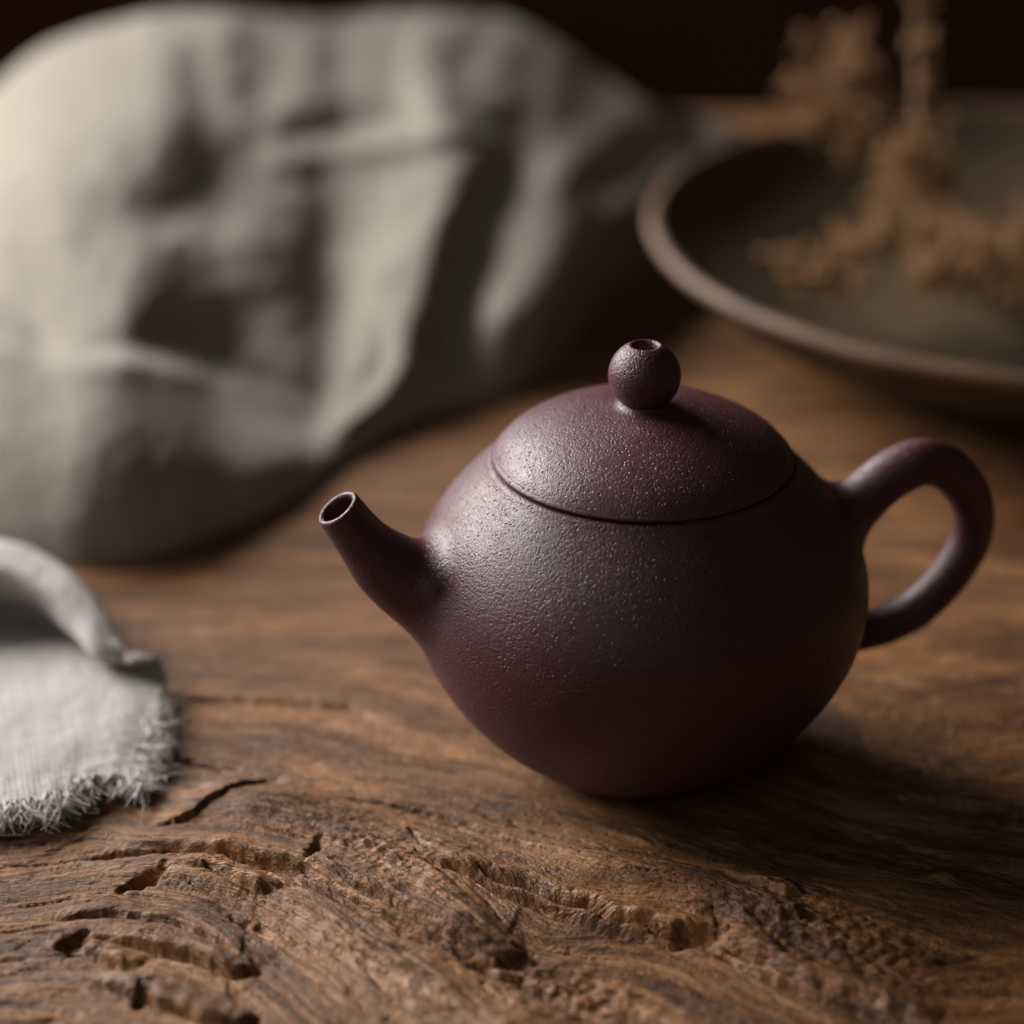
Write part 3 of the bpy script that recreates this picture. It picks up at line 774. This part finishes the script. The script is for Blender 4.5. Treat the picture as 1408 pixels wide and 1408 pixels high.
# ---------------------------------------------------------------- dish
DC = np.array([.1145, .1935]); DR = .1045; DZ = .0345
def dish():
    root = empty('stoneware_dish', (DC[0], DC[1], 0))
    tag(root, 'wide shallow dark olive stoneware dish with a bare clay rim', 'dish')
    R = DR; z = DZ
    bowl = [(0, .0095), (.030, .0095), (.052, .0102), (.062, .0118), (.075, .0165), (.090, .0240), (R - .0062, z - .0030)]
    under = [(R - .0045, z - .0062), (.088, .0175), (.070, .0085), (.060, .0045), (.058, .0006), (.054, .0006), (.052, .0040), (0, .0042)]
    V, F = lathe(catmull([(a, b, 0) for a, b in bowl], 40)[:, :2], 180)
    V2, F2 = lathe(under, 180)
    mesh_obj('bowl', np.r_[V, V2], np.r_[F, F2 + len(V)], STONE, root)
    a = np.linspace(-2.5, 2.5, 15)
    prof = [(R - .0062 - .0003, z - .0034)]
    for t in np.linspace(math.pi * .95, -math.pi * .55, 18): prof.append((R - .0030 + .0019 * math.cos(t), z - .0026 + .0019 * math.sin(t)))
    prof += [(R - .0048, z - .0064)]
    V, F = lathe(prof, 180)
    n = len(prof); V = V.reshape(n, 180, 3); an = np.linspace(0, 2*np.pi, 180, endpoint=False)
    V[..., 2] += .0004 * noise(np.cos(an) * 5, np.sin(an) * 5, 91)
    mesh_obj('rim', V.reshape(-1, 3), F, RIM, root)
dish()

# ---------------------------------------------------------------- dried flowers in the dish
def tube(V, F, pts, r0, r1, k=6):
    T = np.gradient(pts, axis=0); T /= np.linalg.norm(T, axis=1)[:, None] + 1e-12
    A = np.cross(T, [.31, .22, .92]); A /= np.linalg.norm(A, axis=1)[:, None] + 1e-12; B = np.cross(T, A); b = len(V)
    for i in range(len(pts)):
        rr = r0 + (r1 - r0) * i / (len(pts) - 1)
        for j in range(k): V.append(pts[i] + rr * (math.cos(6.2832*j/k) * A[i] + math.sin(6.2832*j/k) * B[i]))
    for i in range(len(pts) - 1):
        for j in range(k): F.append((b + i*k + j, b + i*k + (j+1) % k, b + (i+1)*k + (j+1) % k, b + (i+1)*k + j))
def at_depth(px, py, y):                      # seen at a pixel, at a given distance back on the table
    d = ray(px, py); return CAM + d * ((y - CAM[1]) / d[1])
OCT = np.array([(1,0,0),(-1,0,0),(0,1,0),(0,-1,0),(0,0,1),(0,0,-1)], float)
OCF = [(0,2,4),(2,1,4),(1,3,4),(3,0,4),(2,0,5),(1,2,5),(3,1,5),(0,3,5)]
def sprig(label, path, heads, seed, n_bud, r0=.0013):
    """path: (px, py, y) of the main stem; heads: (px, py, y, radius, share)"""
    rng = np.random.default_rng(seed)
    pts = catmull([at_depth(*q) for q in path], 40)
    root = empty('dried_flower_sprig', pts[0]); off = pts[0].copy()
    tag(root, label, 'dried flower', 'dried flower sprigs in the dish')
    V, F = [], []; tube(V, F, pts, r0, r0 * .5, 7)
    BV, BF = [], []
    tot = sum(h[4] for h in heads)
    for px, py, y, rad, share in heads:
        c = at_depth(px, py, y); j = np.argmin(np.linalg.norm(pts - c, axis=1))
        for q in range(max(4, int(14 * share / tot * len(heads)))):
            rad = rad * .8 if q == 0 else rad
            e = c + rng.normal(0, .44, 3) * rad
            e[2] = max(e[2], .0115)
            mid = .5 * (pts[j] + e) + rng.normal(0, .12, 3) * rad
            tube(V, F, catmull([pts[j], mid, e], 7), r0 * .45, r0 * .2, 4)
            m = int(n_bud * share / tot / max(4, int(14 * share / tot * len(heads))))
            rad_ = rad * .8
            for w in range(m):
                p = e + rng.normal(0, .24, 3) * rad_
                if rng.uniform() < .5: p = mid + (e - mid) * rng.uniform() + rng.normal(0, .15, 3) * rad
                p[2] = max(p[2], .0118)
                s_ = rng.uniform(.0005, .0011) * np.array([1, 1, 1.7]) * rng.uniform(.7, 1.2, 3)
                qx = np.linalg.qr(rng.normal(0, 1, (3, 3)))[0]
                b = len(BV)
                for v in (OCT * s_) @ qx: BV.append(p + v)
                F0 = [(b+a, b+bb, b+cc) for a, bb, cc in OCF]; BF.extend(F0)
    mesh_obj('stem', np.array(V) - off, F, STEM, root)
    tag(mesh_obj('blossoms', np.array(BV) - off, BF, BUD, root, smooth=False), kind='stuff')
sprig('dried sprig whose blossom head leans up past the back rim of the dish',
      [(1470, 420, .16), (1360, 370, .185), (1290, 315, .205), (1235, 255, .222), (1190, 190, .236), (1160, 120, .247), (1170, 60, .255)],
      [(1175, 65, .255, .010, 1), (1130, 120, .25, .015, 2.2), (1190, 125, .25, .014, 2.0), (1110, 150, .245, .011, 1), (1170, 165, .24, .013, 1.6), (1225, 240, .225, .007, .5)], 1, 900)
sprig('dried sprig standing upright, its stem rising out of the top of the picture',
      [(1400, 430, .165), (1340, 340, .19), (1275, 240, .215), (1262, 150, .225), (1262, 60, .228), (1255, -80, .23)],
      [(1255, 215, .215, .011, 1.5), (1275, 255, .21, .009, 1), (1268, 60, .228, .0045, .7), (1262, -10, .228, .0045, .6), (1275, 120, .225, .004, .4)], 2, 750, .0016)
sprig('low dried sprig lying flat, pointing left across the dish floor',
      [(1450, 400, .165), (1330, 370, .178), (1240, 345, .186), (1170, 350, .183), (1100, 365, .176)],
      [(1090, 368, .174, .008, 1.2), (1150, 385, .170, .009, 1.5), (1180, 350, .182, .008, .9), (1165, 320, .192, .007, .8), (1215, 310, .195, .010, 1.1), (1245, 335, .187, .008, .6)], 3, 700)
sprig('dense dried sprig heaped at the right end of the dish floor',
      [(1480, 330, .195), (1420, 345, .188), (1360, 360, .18), (1290, 380, .172)],
      [(1290, 385, .170, .010, 1.3), (1350, 365, .176, .014, 2.2), (1400, 345, .183, .014, 2), (1330, 330, .190, .011, 1.2), (1290, 300, .2, .010, 1), (1400, 390, .168, .010, 1)], 4, 1100)
